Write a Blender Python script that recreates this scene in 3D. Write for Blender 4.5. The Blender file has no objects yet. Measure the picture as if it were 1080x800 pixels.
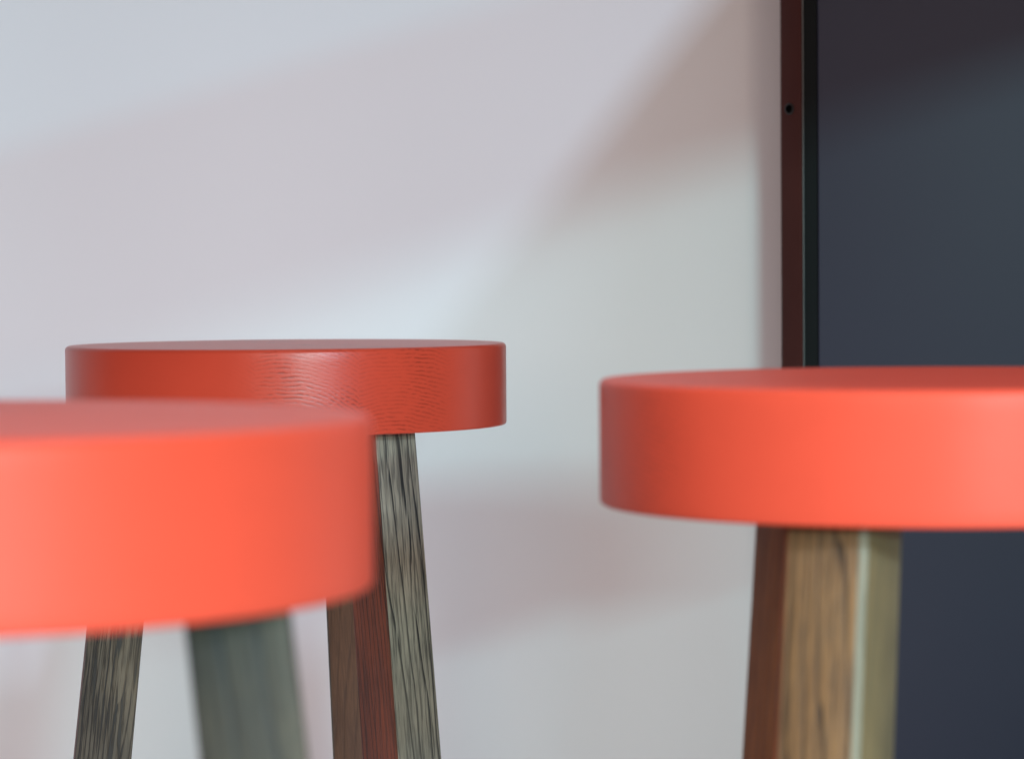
import bpy, bmesh, math
from mathutils import Vector, Matrix, Euler
S = bpy.context.scene
COL = S.collection
R = math.radians
F = 3300.0            # focal length in photo pixels (frame 1080 wide)
CAMZ = 0.7535
WALLY = 2.95
TOP = 0.70            # seat height
SEAT_R, SEAT_T = 0.165, 0.061

# ------------------------------------------------------------------ helpers
def link(name, bm, mats, parent=None, smooth=True, bevel=None):
    me = bpy.data.meshes.new(name)
    bm.normal_update(); bm.to_mesh(me); bm.free()
    for m in (mats if isinstance(mats, (list, tuple)) else [mats]):
        me.materials.append(m)
    o = bpy.data.objects.new(name, me); COL.objects.link(o)
    if smooth:
        for p in me.polygons: p.use_smooth = True
        try: me.set_sharp_from_angle(angle=R(35))
        except Exception: pass
    if parent: o.parent = parent
    return o

def box(bm, lo, hi, bev=0.0, segs=2, mi=0):
    lo, hi = Vector(lo), Vector(hi)
    r = bmesh.ops.create_cube(bm, size=1.0)
    vs = r['verts']
    for v in vs:
        v.co = Vector((lo[i] + (v.co[i] + .5) * (hi[i] - lo[i]) for i in range(3)))
    es = list({e for v in vs for e in v.link_edges})
    fs = list({f for v in vs for f in v.link_faces})
    for f in fs: f.material_index = mi
    if bev > 0:
        bmesh.ops.bevel(bm, geom=es, offset=bev, segments=segs, affect='EDGES', profile=.5)

def empty(name, loc, label, cat, group=None, rz=0):
    o = bpy.data.objects.new(name, None); COL.objects.link(o)
    o.location = loc; o.rotation_euler = (0, 0, rz); o.empty_display_size = .1
    o['label'] = label; o['category'] = cat
    if group: o['group'] = group
    return o

class NT:
    def __init__(s, name):
        s.m = bpy.data.materials.new(name); s.m.use_nodes = True
        s.t = s.m.node_tree; s.t.nodes.clear()
        s.out = s.n('ShaderNodeOutputMaterial'); s.b = s.n('ShaderNodeBsdfPrincipled')
        s.l(s.b.outputs[0], s.out.inputs[0])
    def n(s, k, **kw):
        x = s.t.nodes.new(k)
        for a, b in kw.items(): setattr(x, a, b)
        return x
    def l(s, a, b): s.t.links.new(a, b)
    def sock(s, x, v):
        if isinstance(v, bpy.types.NodeSocket): s.l(v, x)
        else: x.default_value = v
    def math(s, op, a, b=0.0, c=0.0, clamp=False):
        x = s.n('ShaderNodeMath', operation=op); x.use_clamp = clamp
        s.sock(x.inputs[0], a); s.sock(x.inputs[1], b)
        if op in ('MULTIPLY_ADD', 'SMOOTH_MIN', 'COMPARE'): s.sock(x.inputs[2], c)
        return x.outputs[0]
    def mix(s, f, a, b, mode='MIX'):
        x = s.n('ShaderNodeMix', data_type='RGBA', blend_type=mode)
        s.sock(x.inputs[0], f)
        for i, v in ((6, a), (7, b)):
            if isinstance(v, (tuple, list)): x.inputs[i].default_value = (*v[:3], 1)
            else: s.l(v, x.inputs[i])
        return x.outputs[2]
    def mapr(s, v, a, b, c=0.0, d=1.0):
        x = s.n('ShaderNodeMapRange'); x.interpolation_type = 'SMOOTHSTEP'
        s.sock(x.inputs[0], v)
        for i, q in enumerate((a, b, c, d)): x.inputs[i + 1].default_value = q
        return x.outputs[0]
    def noise(s, vec, scale, detail=3, rough=.5, dist=0.0):
        x = s.n('ShaderNodeTexNoise'); s.l(vec, x.inputs['Vector'])
        x.inputs['Scale'].default_value = scale; x.inputs['Detail'].default_value = detail
        x.inputs['Roughness'].default_value = rough; x.inputs['Distortion'].default_value = dist
        return x
    def vscale(s, vec, sc):
        x = s.n('ShaderNodeVectorMath', operation='MULTIPLY'); s.l(vec, x.inputs[0]); x.inputs[1].default_value = sc
        return x.outputs[0]
    def vadd(s, a, b):
        x = s.n('ShaderNodeVectorMath', operation='ADD'); s.l(a, x.inputs[0])
        if isinstance(b, (tuple, list)): x.inputs[1].default_value = b
        else: s.l(b, x.inputs[1])
        return x.outputs[0]
    def bump(s, h, strength, dist):
        x = s.n('ShaderNodeBump'); x.inputs['Strength'].default_value = strength
        x.inputs['Distance'].default_value = dist; s.l(h, x.inputs['Height'])
        s.l(x.outputs[0], s.b.inputs['Normal'])
    def coords(s, rnd=True):
        tc = s.n('ShaderNodeTexCoord'); v = tc.outputs['Object']
        if rnd:
            oi = s.n('ShaderNodeObjectInfo')
            cx = s.n('ShaderNodeCombineXYZ')
            r = s.math('MULTIPLY', oi.outputs['Random'], 3.0)
            for i in range(3): s.l(r, cx.inputs[i])
            v = s.vadd(v, cx.outputs[0])
        return v

# ------------------------------------------------------------------ materials
def mat_seat(name, base, rot, off, grain=1.0, rough=.37, spec=.22):
    """red-orange lacquer over glued solid oak: the grain telegraphs through the paint"""
    k = NT(name)
    tc = k.n('ShaderNodeTexCoord')
    mp = k.n('ShaderNodeMapping'); mp.inputs['Rotation'].default_value = (0, 0, rot)
    mp.inputs['Location'].default_value = (off, 0, 0)
    k.l(tc.outputs['Object'], mp.inputs[0])
    sx = k.n('ShaderNodeSeparateXYZ'); k.l(mp.outputs[0], sx.inputs[0])
    u, w, z = sx.outputs
    W = 0.072
    pi_ = k.math('FLOOR', k.math('DIVIDE', u, W))               # stave number
    wn = k.n('ShaderNodeTexWhiteNoise', noise_dimensions='1D'); k.l(pi_, wn.inputs[1])
    fu = k.math('SUBTRACT', u, k.math('MULTIPLY', pi_, W))
    # growth rings of each stave: big circles whose centre lies off the stave
    cu = k.math('MULTIPLY_ADD', wn.outputs[0], 0.03, 0.012)
    cz = k.math('MULTIPLY_ADD', wn.outputs[0], -0.10, -0.09)
    warp = k.noise(mp.outputs[0], 26, 3, .55).outputs[0]
    warp2 = k.noise(k.vadd(k.vscale(mp.outputs[0], (1, .35, 1)), (3, 1, 2)), 75, 2, .5).outputs[0]
    du = k.math('SUBTRACT', fu, cu); dz = k.math('SUBTRACT', z, cz)
    rr = k.math('SQRT', k.math('ADD', k.math('MULTIPLY', du, du), k.math('MULTIPLY', dz, dz)))
    rr = k.math('ADD', rr, k.math('MULTIPLY', warp, 0.0065))
    rr = k.math('ADD', rr, k.math('MULTIPLY', warp2, 0.0022))
    ph = k.math('FRACT', k.math('DIVIDE', rr, 0.0029))
    line = k.mapr(k.math('ABSOLUTE', k.math('SUBTRACT', ph, .5)), 0.02, 0.34, 1, 0)
    dash = k.noise(k.vscale(mp.outputs[0], (.38, .38, 2.0)), 480, 2, .6).outputs[0]
    dash = k.mapr(dash, .34, .62)
    big = k.mapr(k.noise(mp.outputs[0], 17, 2).outputs[0], .38, .6)
    # end grain only where the rim cuts across the staves
    nx = k.n('ShaderNodeVectorMath', operation='NORMALIZE')
    k.l(k.vscale(mp.outputs[0], (1, 1, 0)), nx.inputs[0])
    sn = k.n('ShaderNodeSeparateXYZ'); k.l(nx.outputs[0], sn.inputs[0])
    endg = k.mapr(k.math('ABSOLUTE', sn.outputs[1]), .87, .97, .05, 1)
    pore = k.math('MULTIPLY', k.math('MULTIPLY', line, dash), k.math('MULTIPLY', endg, k.math('MULTIPLY_ADD', big, .75, .25)))
    soft = k.noise(k.vscale(mp.outputs[0], (1, .2, 1)), 40, 4, .6).outputs[0]
    c1 = k.mix(k.math('MULTIPLY', k.mapr(soft, .3, .75), .22), base, tuple(q * .86 for q in base))
    c2 = k.mix(k.math('MULTIPLY', pore, .72 * grain), c1, tuple(q * .26 for q in base))
    k.l(c2, k.b.inputs['Base Color'])
    fine = k.noise(tc.outputs['Object'], 900, 2, .6).outputs[0]
    k.sock(k.b.inputs['Roughness'], k.math('MULTIPLY_ADD', fine, .08, rough))
    k.b.inputs['Specular IOR Level'].default_value = spec
    k.b.inputs['IOR'].default_value = 1.48
    h = k.math('SUBTRACT', k.math('MULTIPLY', k.noise(k.vscale(tc.outputs['Object'], (1, 1, .5)), 60, 3).outputs[0], .25),
               k.math('MULTIPLY', pore, .16 * grain))
    h = k.math('ADD', h, k.math('MULTIPLY', fine, .06))
    k.bump(h, .5, .0009)
    return k.m

def mat_wood(name, light, mid, dark, ring=0.0055, pores=1.0, tilt=(0.05, 0.03), contrast=1.0, rough=.55):
    k = NT(name)
    v = k.coords()
    sx = k.n('ShaderNodeSeparateXYZ'); k.l(v, sx.inputs[0])
    # rings about a slightly leaning pith outside the leg => straight lines that gather into arches
    wa = k.noise(k.vscale(v, (1, 1, .11)), 22, 3, .55)
    wb = k.noise(k.vscale(v, (1, 1, .06)), 70, 2, .5)
    x = k.math('ADD', sx.outputs[0], k.math('MULTIPLY', sx.outputs[2], tilt[0]))
    y = k.math('ADD', sx.outputs[1], k.math('MULTIPLY', sx.outputs[2], tilt[1]))
    s_ = k.math('ADD', k.math('MULTIPLY', x, .83), k.math('MULTIPLY', y, .56))
    s_ = k.math('ADD', s_, k.math('MULTIPLY', wa.outputs[0], .026))
    s_ = k.math('ADD', s_, k.math('MULTIPLY', wb.outputs[0], .0045))
    ph = k.math('FRACT', k.math('DIVIDE', s_, ring))
    early = k.mapr(ph, .70, .93)
    early = k.math('MULTIPLY', early, k.mapr(ph, 1.0, .97))
    fib = k.noise(k.vscale(v, (1, 1, .035)), 620, 3, .6).outputs[0]
    por = k.mapr(fib, .47, .63)
    fib2 = k.noise(k.vscale(k.vadd(v, (5, 3, 1)), (1, 1, .05)), 1300, 2, .5).outputs[0]
    blot = k.noise(k.vscale(v, (1, 1, .35)), 34, 3, .6).outputs[0]
    base = k.mix(k.mapr(blot, .22, .78), mid, light)
    base = k.mix(k.math('MULTIPLY', k.mapr(fib2, .4, .65), .35), base, tuple(q * .55 for q in mid))
    patch = k.mapr(k.noise(k.vscale(k.vadd(v, (9, 2, 4)), (1, 1, .3)), 20, 2).outputs[0], .40, .64, .72, 1)
    line = k.math('MULTIPLY', k.math('MAXIMUM', k.math('MULTIPLY', early, k.mapr(fib, .30, .50)), k.math('MULTIPLY', por, .55 * pores)), .93 * contrast, clamp=True)
    line = k.math('MULTIPLY', line, patch)
    k.l(k.mix(line, base, dark), k.b.inputs['Base Color'])
    k.b.inputs['Roughness'].default_value = rough
    k.b.inputs['Specular IOR Level'].default_value = .4
    k.bump(k.math('SUBTRACT', k.math('MULTIPLY', fib2, .3), line), .6, .0007)
    return k.m

def mat_plain(name, col, rough=.6, var=.06, scale=6, bump=(0, 0), spec=.5, metal=0.0, bscale=300):
    k = NT(name)
    v = k.coords(False)
    nz = k.noise(v, scale, 3).outputs[0]
    k.l(k.mix(k.mapr(nz, .3, .7), col, tuple(q * (1 - var) for q in col)), k.b.inputs['Base Color'])
    k.b.inputs['Roughness'].default_value = rough
    k.b.inputs['Specular IOR Level'].default_value = spec
    k.b.inputs['Metallic'].default_value = metal
    if bump[0]:
        k.bump(k.noise(v, bscale, 3).outputs[0], bump[0], bump[1])
    return k.m

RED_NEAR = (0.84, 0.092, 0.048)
RED_BACK_DIMMED = (0.55, 0.056, 0.027)  # near red darkened: the weaker light at the back put into the colour
M = {
 'wall': mat_plain('matt_white_wall_paint', (.80, .79, .785), .85, .02, 1.3, (.15, .0006), .2, bscale=240),
 'floor': mat_plain('grey_screed_floor', (.34, .30, .28), .5, .2, 3, (.2, .001), .4),
 'shade_board': mat_plain('shade_board_paint', (.7, .7, .7), .9, .03, 2),  # paint of the added light-cutting boards
 'side': mat_plain('brown_black_lacquered_steel', (.060, .018, .015), .6, .2, 9, (.1, .0003), .15),
 'rim': mat_plain('black_edge_profile', (.004, .006, .007), .6, .1, 9, spec=.12),
 'lip': mat_plain('bare_metal_edge', (.12, .13, .13), .4, .2, 9, spec=.5, metal=.6),
 'pane': mat_plain('navy_satin_panel', (.028, .032, .056), .5, .10, 2.2, (.12, .0004), .28, bscale=400),
 'screw': mat_plain('screw_head', (.05, .05, .05), .35, .1, 9, metal=.7),
 'hole': mat_plain('black_socket_shade', (.002, .002, .002), .9, spec=0),
 'wood_grey': mat_wood('grey_green_oak', (.39, .36, .27), (.19, .172, .125), (.016, .016, .015), .0047, 1.0, (.030, .015), contrast=1.35),  # oak tones, assigned face by face on the legs
 'wood_dark': mat_wood('smoky_oak', (.135, .112, .072), (.045, .038, .026), (.006, .005, .004), .0040, 1.3, (.02, .03), contrast=1.35),
 'wood_red': mat_wood('red_brown_oak', (.19, .045, .019), (.10, .026, .013), (.018, .008, .006), .0040, 1.2),
 'wood_russet': mat_wood('russet_oak', (.42, .15, .05), (.27, .09, .032), (.05, .02, .01), .0050, .8, contrast=.6),
 'wood_pale': mat_wood('painted_highlight_oak_edge', (.36, .33, .24), (.26, .24, .17), (.12, .11, .08), .0070, .5, contrast=.4),  # pale chamfer: an edge highlight put into the wood colour
 'wood_brown': mat_wood('dull_brown_oak', (.15, .085, .04), (.10, .055, .026), (.03, .02, .014), .0050, .8, contrast=.6),
 'wood_gold': mat_wood('golden_oak', (.36, .19, .08), (.19, .095, .043), (.035, .020, .013), .0060, 1.1, (.02, .02), contrast=1.0),
 'wood_olive': mat_wood('olive_oak', (.25, .175, .08), (.165, .118, .058), (.08, .085, .06), .0060, .6, contrast=.5),
 'wood_slate': mat_wood('slate_oak', (.125, .098, .058), (.040, .034, .026), (.015, .015, .015), .0110, .6, (.02, .03), contrast=1.25),
}

# ------------------------------------------------------------------ stools
def seat_bm():
    bm = bmesh.new(); N = 256
    r, t = SEAT_R, SEAT_T
    prof = [(0.0, 0.0)]
    for q in (.2, .4, .6, .8, .93): prof.append((r * q, 0.0))
    bt, bb = .0031, .0020
    for i in range(9):
        a = math.pi / 2 * i / 8
        prof.append((r - bt + bt * math.sin(a), -bt + bt * math.cos(a)))
    for i in range(1, 8): prof.append((r, -bt - (t - bt - bb) * i / 8))
    for i in range(7):
        a = math.pi / 2 * i / 6
        prof.append((r - bb + bb * math.cos(a), -t + bb - bb * math.sin(a)))
    for q in (.9, .6, .3): prof.append((r * q, -t))
    prof.append((0, -t))
    rings = []
    for (pr, pz) in prof:
        if pr == 0: rings.append([bm.verts.new((0, 0, pz))])
        else: rings.append([bm.verts.new((pr * math.cos(2 * math.pi * j / N), pr * math.sin(2 * math.pi * j / N), pz)) for j in range(N)])
    for a, b in zip(rings, rings[1:]):
        for j in range(N):
            j2 = (j + 1) % N
            if len(a) == 1: bm.faces.new((a[0], b[j], b[j2]))
            elif len(b) == 1: bm.faces.new((a[j], b[0], a[j2]))
            else: bm.faces.new((a[j], b[j], b[j2], a[j2]))
    bmesh.ops.recalc_face_normals(bm, faces=bm.faces)
    return bm

def leg_bm(wt, wb, length, chamfer, cm):
    """local: origin at the top of the leg, +x outward, -z down the leg; material 0 outward, 1 the -y side, 2 the +y side, 3 inward"""
    bm = bmesh.new(); n = 12; loops = []
    for i in range(n + 1):
        f = i / n; w = (wt + (wb - wt) * min(1, f * 1.9)) / 2; z = -length * f
        loops.append([bm.verts.new((sx * w, sy * w, z)) for sx, sy in ((1, -1), (1, 1), (-1, 1), (-1, -1))])
    for a, b in zip(loops, loops[1:]):
        for j in range(4):
            f = bm.faces.new((a[j], b[j], b[(j + 1) % 4], a[(j + 1) % 4]))
            f.material_index = (0, 2, 3, 1)[j]
    bm.faces.new(loops[0]); bm.faces.new(loops[-1][::-1])
    bmesh.ops.recalc_face_normals(bm, faces=bm.faces)
    lng = [e for e in bm.edges if abs(e.verts[0].co.z - e.verts[1].co.z) > 1e-4 or False]
    bmesh.ops.bevel(bm, geom=lng, offset=chamfer, segments=2, affect='EDGES', profile=.6, material=4)
    for f in bm.faces:                        # only the outer +y edge can carry the painted highlight; others take adjoining face tone
        if f.material_index == 4:
            c = f.calc_center_median()
            if abs(c.z) < 1e-5 or abs(c.z + length) < 1e-5: f.material_index = 0
            elif not (c.x > 0 and c.y > 0): f.material_index = 1 if c.y < 0 else 2
    return bm

SPLAY = .107
def stool(x, y, top, alphas, mats, seatmat, label, wt=.0385, wb=.0425, cham=.0022, seat_rot=0, rad=.1145):
    t = empty('bar_stool', (x, y, 0), label, 'bar stool', 'round red topped bar stools')
    s = link('seat', seat_bm(), seatmat, t); s.location = (0, 0, top); s.rotation_euler = (0, 0, seat_rot)
    for a, mm in zip(alphas, mats):
        zt = top - SEAT_T + .012
        L = zt / math.cos(math.atan(SPLAY))
        lb = leg_bm(wt, wb, L, cham, 4)
        # feet cut flat on the floor, top buried in the seat
        l = link('leg', lb, mm, t)
        l.location = (rad * math.cos(a) - .0012 * math.cos(a), rad * math.sin(a) - .0012 * math.sin(a), zt)
        l.rotation_euler = Euler((0, -math.atan(SPLAY), a), 'XYZ')
        me = l.data
        for v in me.vertices:                     # level the foot
            if v.co.z < -L + 1e-4: v.co.z += -v.co.x * SPLAY
    return t

def px(xp, d): return (xp - 540) / F * d
D3 = 120
def al(a): return [R(a), R(a + 120), R(a + 240)]
g, dk, rd, br, go, ol, sl, rb, pl = (M['wood_' + q] for q in ('grey', 'dark', 'red', 'brown', 'gold', 'olive', 'slate', 'russet', 'pale'))

S_BACK = mat_seat('red_lacquer_over_oak_dimmed', RED_BACK_DIMMED, R(-22), 0, 1.0, .27, .36)
S_RIGHT = mat_seat('red_lacquer_over_oak_fine', RED_NEAR, R(70), .02, .5)
S_LEFT = mat_seat('red_lacquer_over_oak_plain', RED_NEAR, R(40), .05, .5, .40, .40)
dB = F * .33 / 463; dR = F * .33 / 712; dL = F * .33 / 975
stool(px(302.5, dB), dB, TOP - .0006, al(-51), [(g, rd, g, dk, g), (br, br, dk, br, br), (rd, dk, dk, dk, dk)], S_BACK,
      'red round stool farthest back, dimmer light painted into its colour, wood grain showing through the paint of its rim')
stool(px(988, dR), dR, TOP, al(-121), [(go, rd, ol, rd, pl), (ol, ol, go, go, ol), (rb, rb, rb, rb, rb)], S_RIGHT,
      'bright red round stool on golden brown legs, in front of the dark navy cabinet', rad=.107, cham=.0032, wt=.0415, wb=.044)
stool(px(-96, dL), dL, TOP + .002, al(6), [(sl,) * 5, (sl,) * 5, (sl,) * 5], S_LEFT,
      'blurred red round stool nearest the camera, cut off by the left edge', wt=.038, wb=.041)

# ------------------------------------------------------------------ cabinet against the wall
CD = 2.825                                   # distance of the cabinet's front face
cx = px(827.0, CD); cw = .64; ch = 1.95
cab = empty('metal_cabinet', (cx, WALLY - .003, 0), 'tall dark navy metal cabinet with brown black edge standing against the white wall', 'cabinet')
dep = WALLY - .003 - CD
BV = .0165                                   # width of the chamfered edge face
def extrude(name, poly, z0, z1, m, parent, bev=.0):
    bm = bmesh.new()
    a = [bm.verts.new((x, y, z0)) for x, y in poly]; b = [bm.verts.new((x, y, z1)) for x, y in poly]
    bm.faces.new(a); bm.faces.new(b[::-1])
    for i in range(len(a)): j = (i + 1) % len(a); bm.faces.new((a[i], b[i], b[j], a[j]))
    bmesh.ops.recalc_face_normals(bm, faces=bm.faces)
    if bev: bmesh.ops.bevel(bm, geom=[e for e in bm.edges if abs(e.verts[0].co.z - e.verts[1].co.z) > .1], offset=bev, segments=2, affect='EDGES', profile=.5)
    return link(name, bm, m, parent)
side = extrude('side_panel', [(.034, -.001), (.034, -dep + .030), (.0004, -dep + .030), (0, -dep + BV), (BV, -dep), (BV + .0010, -dep + .0005), (BV + .0010, -dep + .0285), (.0365, -dep + .0285), (.0365, -.001)], 0, ch, M['side'], cab, .0005)
side2 = extrude('side_panel', [(cw - .034, -.001), (cw - .034, -dep + .030), (cw, -dep + .030), (cw, -dep + BV), (cw - BV, -dep), (cw - BV - .001, -dep + .0005), (cw - BV - .001, -dep + .0285), (cw - .0365, -dep + .0285), (cw - .0365, -.001)], 0, ch, M['side'], cab, .0005)
extrude('edge_strip', [(BV + .0012, -dep + .027), (BV + .0012, -dep - .0004), (BV + .0022, -dep - .0004), (BV + .0022, -dep + .027)], .001, ch - .001, M['lip'], cab, .0003)
extrude('door_channel', [(BV + .0024, -dep + .027), (BV + .0024, -dep + .006), (BV + .0150, -dep + .006), (BV + .0150, -dep + .027)], .002, ch - .002, M['rim'], cab)
bm = bmesh.new(); box(bm, (BV + .0152, -dep + .001, .012), (cw - BV - .004, -dep + .022, ch - .012), .0015)
door = link('door_panel', bm, M['pane'], cab)
bm = bmesh.new(); box(bm, (.037, -dep + .0295, .002), (cw - .037, -.002, ch - .002)); link('carcass', bm, M['side'], cab)
def unproj_z(yp, d, H=285): return CAMZ + (H - yp) / F * d
def turned(prof, n=32):
    bm = bmesh.new(); rings = []
    for pr, pz in prof:
        rings.append([bm.verts.new((pr * math.cos(2 * math.pi * i / n), pr * math.sin(2 * math.pi * i / n), pz)) for i in range(n)])
    for a, b in zip(rings, rings[1:]):
        for i in range(n): bm.faces.new((a[i], a[(i + 1) % n], b[(i + 1) % n], b[i]))
    bm.faces.new(rings[-1]); bmesh.ops.recalc_face_normals(bm, faces=bm.faces); return bm
nrm = Vector((-1, -1, 0)).normalized()       # the chamfered face looks out at 45 degrees
scw = link('screw', turned([(.0052, 0), (.0052, .0007), (.0044, .0011), (.0034, .0010), (.0030, .0009)]), M['screw'], side)
scw.location = (BV * .42, -dep + BV * .58, unproj_z(117, CD))
scw.rotation_euler = nrm.to_track_quat('Z', 'Y').to_euler()
scw.location = Vector(scw.location) + nrm * .0001
sk = link('screw_socket', turned([(.0037, .00085), (.0037, .00135), (.0033, .0014)]), M['hole'], scw)  # raised black disc; the socket's inner shade put into its colour

# ------------------------------------------------------------------ setting
def sheet(name, bm, m):
    o = link(name, bm, m, smooth=False); o['kind'] = 'structure'; return o
bm = bmesh.new(); box(bm, (-3.2, WALLY, -.02), (3.2, WALLY + .12, 2.7)); sheet('wall', bm, M['wall'])
bm = bmesh.new(); box(bm, (-3.2, -3.2, -.1), (3.2, WALLY + .1, 0)); sheet('floor', bm, M['floor'])

# ------------------------------------------------------------------ camera
cam = bpy.data.cameras.new('camera'); co = bpy.data.objects.new('camera', cam); COL.objects.link(co)
cam.sensor_width = 36; cam.lens = F / 1080 * 36
cam.clip_start = .02; cam.clip_end = 100
co.location = (0, 0, CAMZ)
ROLL = R(.40)
co.rotation_euler = (Matrix.Rotation(R(90) - math.atan((400 - 285) / F), 3, 'X') @ Matrix.Rotation(-ROLL, 3, 'Z')).to_euler()
cam.dof.use_dof = True; cam.dof.focus_distance = 2.29
cam.dof.aperture_fstop = (cam.lens / 1000) / .0115
cam.dof.aperture_blades = 9
S.camera = co

# ------------------------------------------------------------------ light
def wpt(xp, yp):  # point on the wall seen at a photo pixel (roll ignored)
    return Vector((px(xp, WALLY), WALLY, unproj_z(yp, WALLY)))
def area(name, loc, target, sx, sy, power, col, slope=(1, 0)):
    l = bpy.data.lights.new(name, 'AREA'); l.shape = 'RECTANGLE'; l.size = sx; l.size_y = sy; l.energy = power; l.color = col
    o = bpy.data.objects.new(name, l); COL.objects.link(o); o.location = loc
    z = (Vector(loc) - Vector(target)).normalized()
    x = Vector((slope[0], 0, slope[1])); x = (x - z * x.dot(z)).normalized(); y = z.cross(x)
    o.rotation_euler = Matrix((x, y, z)).transposed().to_euler()
    return o
# added unseen boards that cut the light, shaped from their shadows, behind the camera
def shade(name, lamp, pts, y, thick=.02):
    bm = bmesh.new(); lamp = Vector(lamp); vs = []
    for p in pts:
        w = wpt(*p); t = (y - lamp.y) / (w.y - lamp.y); vs.append(lamp.lerp(w, t))
    a = [bm.verts.new(v) for v in vs]; b = [bm.verts.new(v + Vector((0, -thick, 0))) for v in vs]
    bm.faces.new(a); bm.faces.new(b[::-1])
    for i in range(len(a)): j = (i + 1) % len(a); bm.faces.new((a[i], b[i], b[j], a[j]))
    bmesh.ops.recalc_face_normals(bm, faces=bm.faces)
    return sheet(name, bm, M['shade_board'])

tgt = (0, WALLY, .7)
LA = (1.65, -1.6, 1.50)     # lavender daylight, from the right
LB = (.82, -2.0, 1.12)      # cyan daylight
LC = (-1.6, -1.8, 1.9)      # upper left
area('window_light_lavender', LA, tgt, .26, .016, 83, (.55, .78, 1.0), (305, 380))
area('window_light_cyan', LB, tgt, .55, .032, 96, (.31, .62, .65), (300, 90))
area('window_light_high', LC, tgt, .30, .014, 22, (.10, .80, 1.0), (540, 155))
shade('added_shade_sloped', LA, [(783, -20), (478, 360), (330, 1500), (1500, 1500), (1500, -500), (1180, -500)], -.35)
shade('added_shade_upper', LB, [(-500, 640), (620, 215), (800, 160), (1700, -110), (1700, -700), (-500, -700)], -.35)
shade('added_shade_lower', LC, [(-500, 302), (0, 158), (540, 0), (1700, -330), (1700, 1500), (-500, 1500)], -.35)
# broad soft window to the right behind the camera, then added fill lamps
area('big_window_light', (.75, -.40, 1.10), (-.05, 1.4, .68),   .55, .8, 15, (1.0, .82, .72))
area('near_fill_light', (-.40, -.10, 1.08), (.05, 1.3, .67), .5, .6, 8.2, (1.0, .74, .65))  # added fill left of the camera, brightens the front seats
area('overhead_fill_light', (.1, .75, 2.3), (.05, .5, .7), .8, .8, 8.5, (1.0, .74, .66))  # added fill overhead, brightens the front seat tops
area('wall_wash_fill_light', (.35, 2.5, 2.4), (.3, WALLY, .8), 2.2, .12, 3.6, (1.0, .78, .70))  # added fill high up, warms the wall
area('low_fill_light', (-.35, 2.1, .06), (-.2, WALLY, .75), 1.3, .5, 6.5, (.90, .85, .95))  # added fill near the floor, lifts the lower wall

W = bpy.data.worlds.new('World'); S.world = W; W.use_nodes = True
bg = W.node_tree.nodes['Background']; bg.inputs[0].default_value = (1.0, .78, .72, 1); bg.inputs[1].default_value = .128
S.view_settings.view_transform = 'Standard'; S.view_settings.look = 'None'
S.view_settings.exposure = 0; S.view_settings.gamma = 1
S.render.resolution_x = 1024; S.render.resolution_y = 758
S.cycles.use_denoising = True
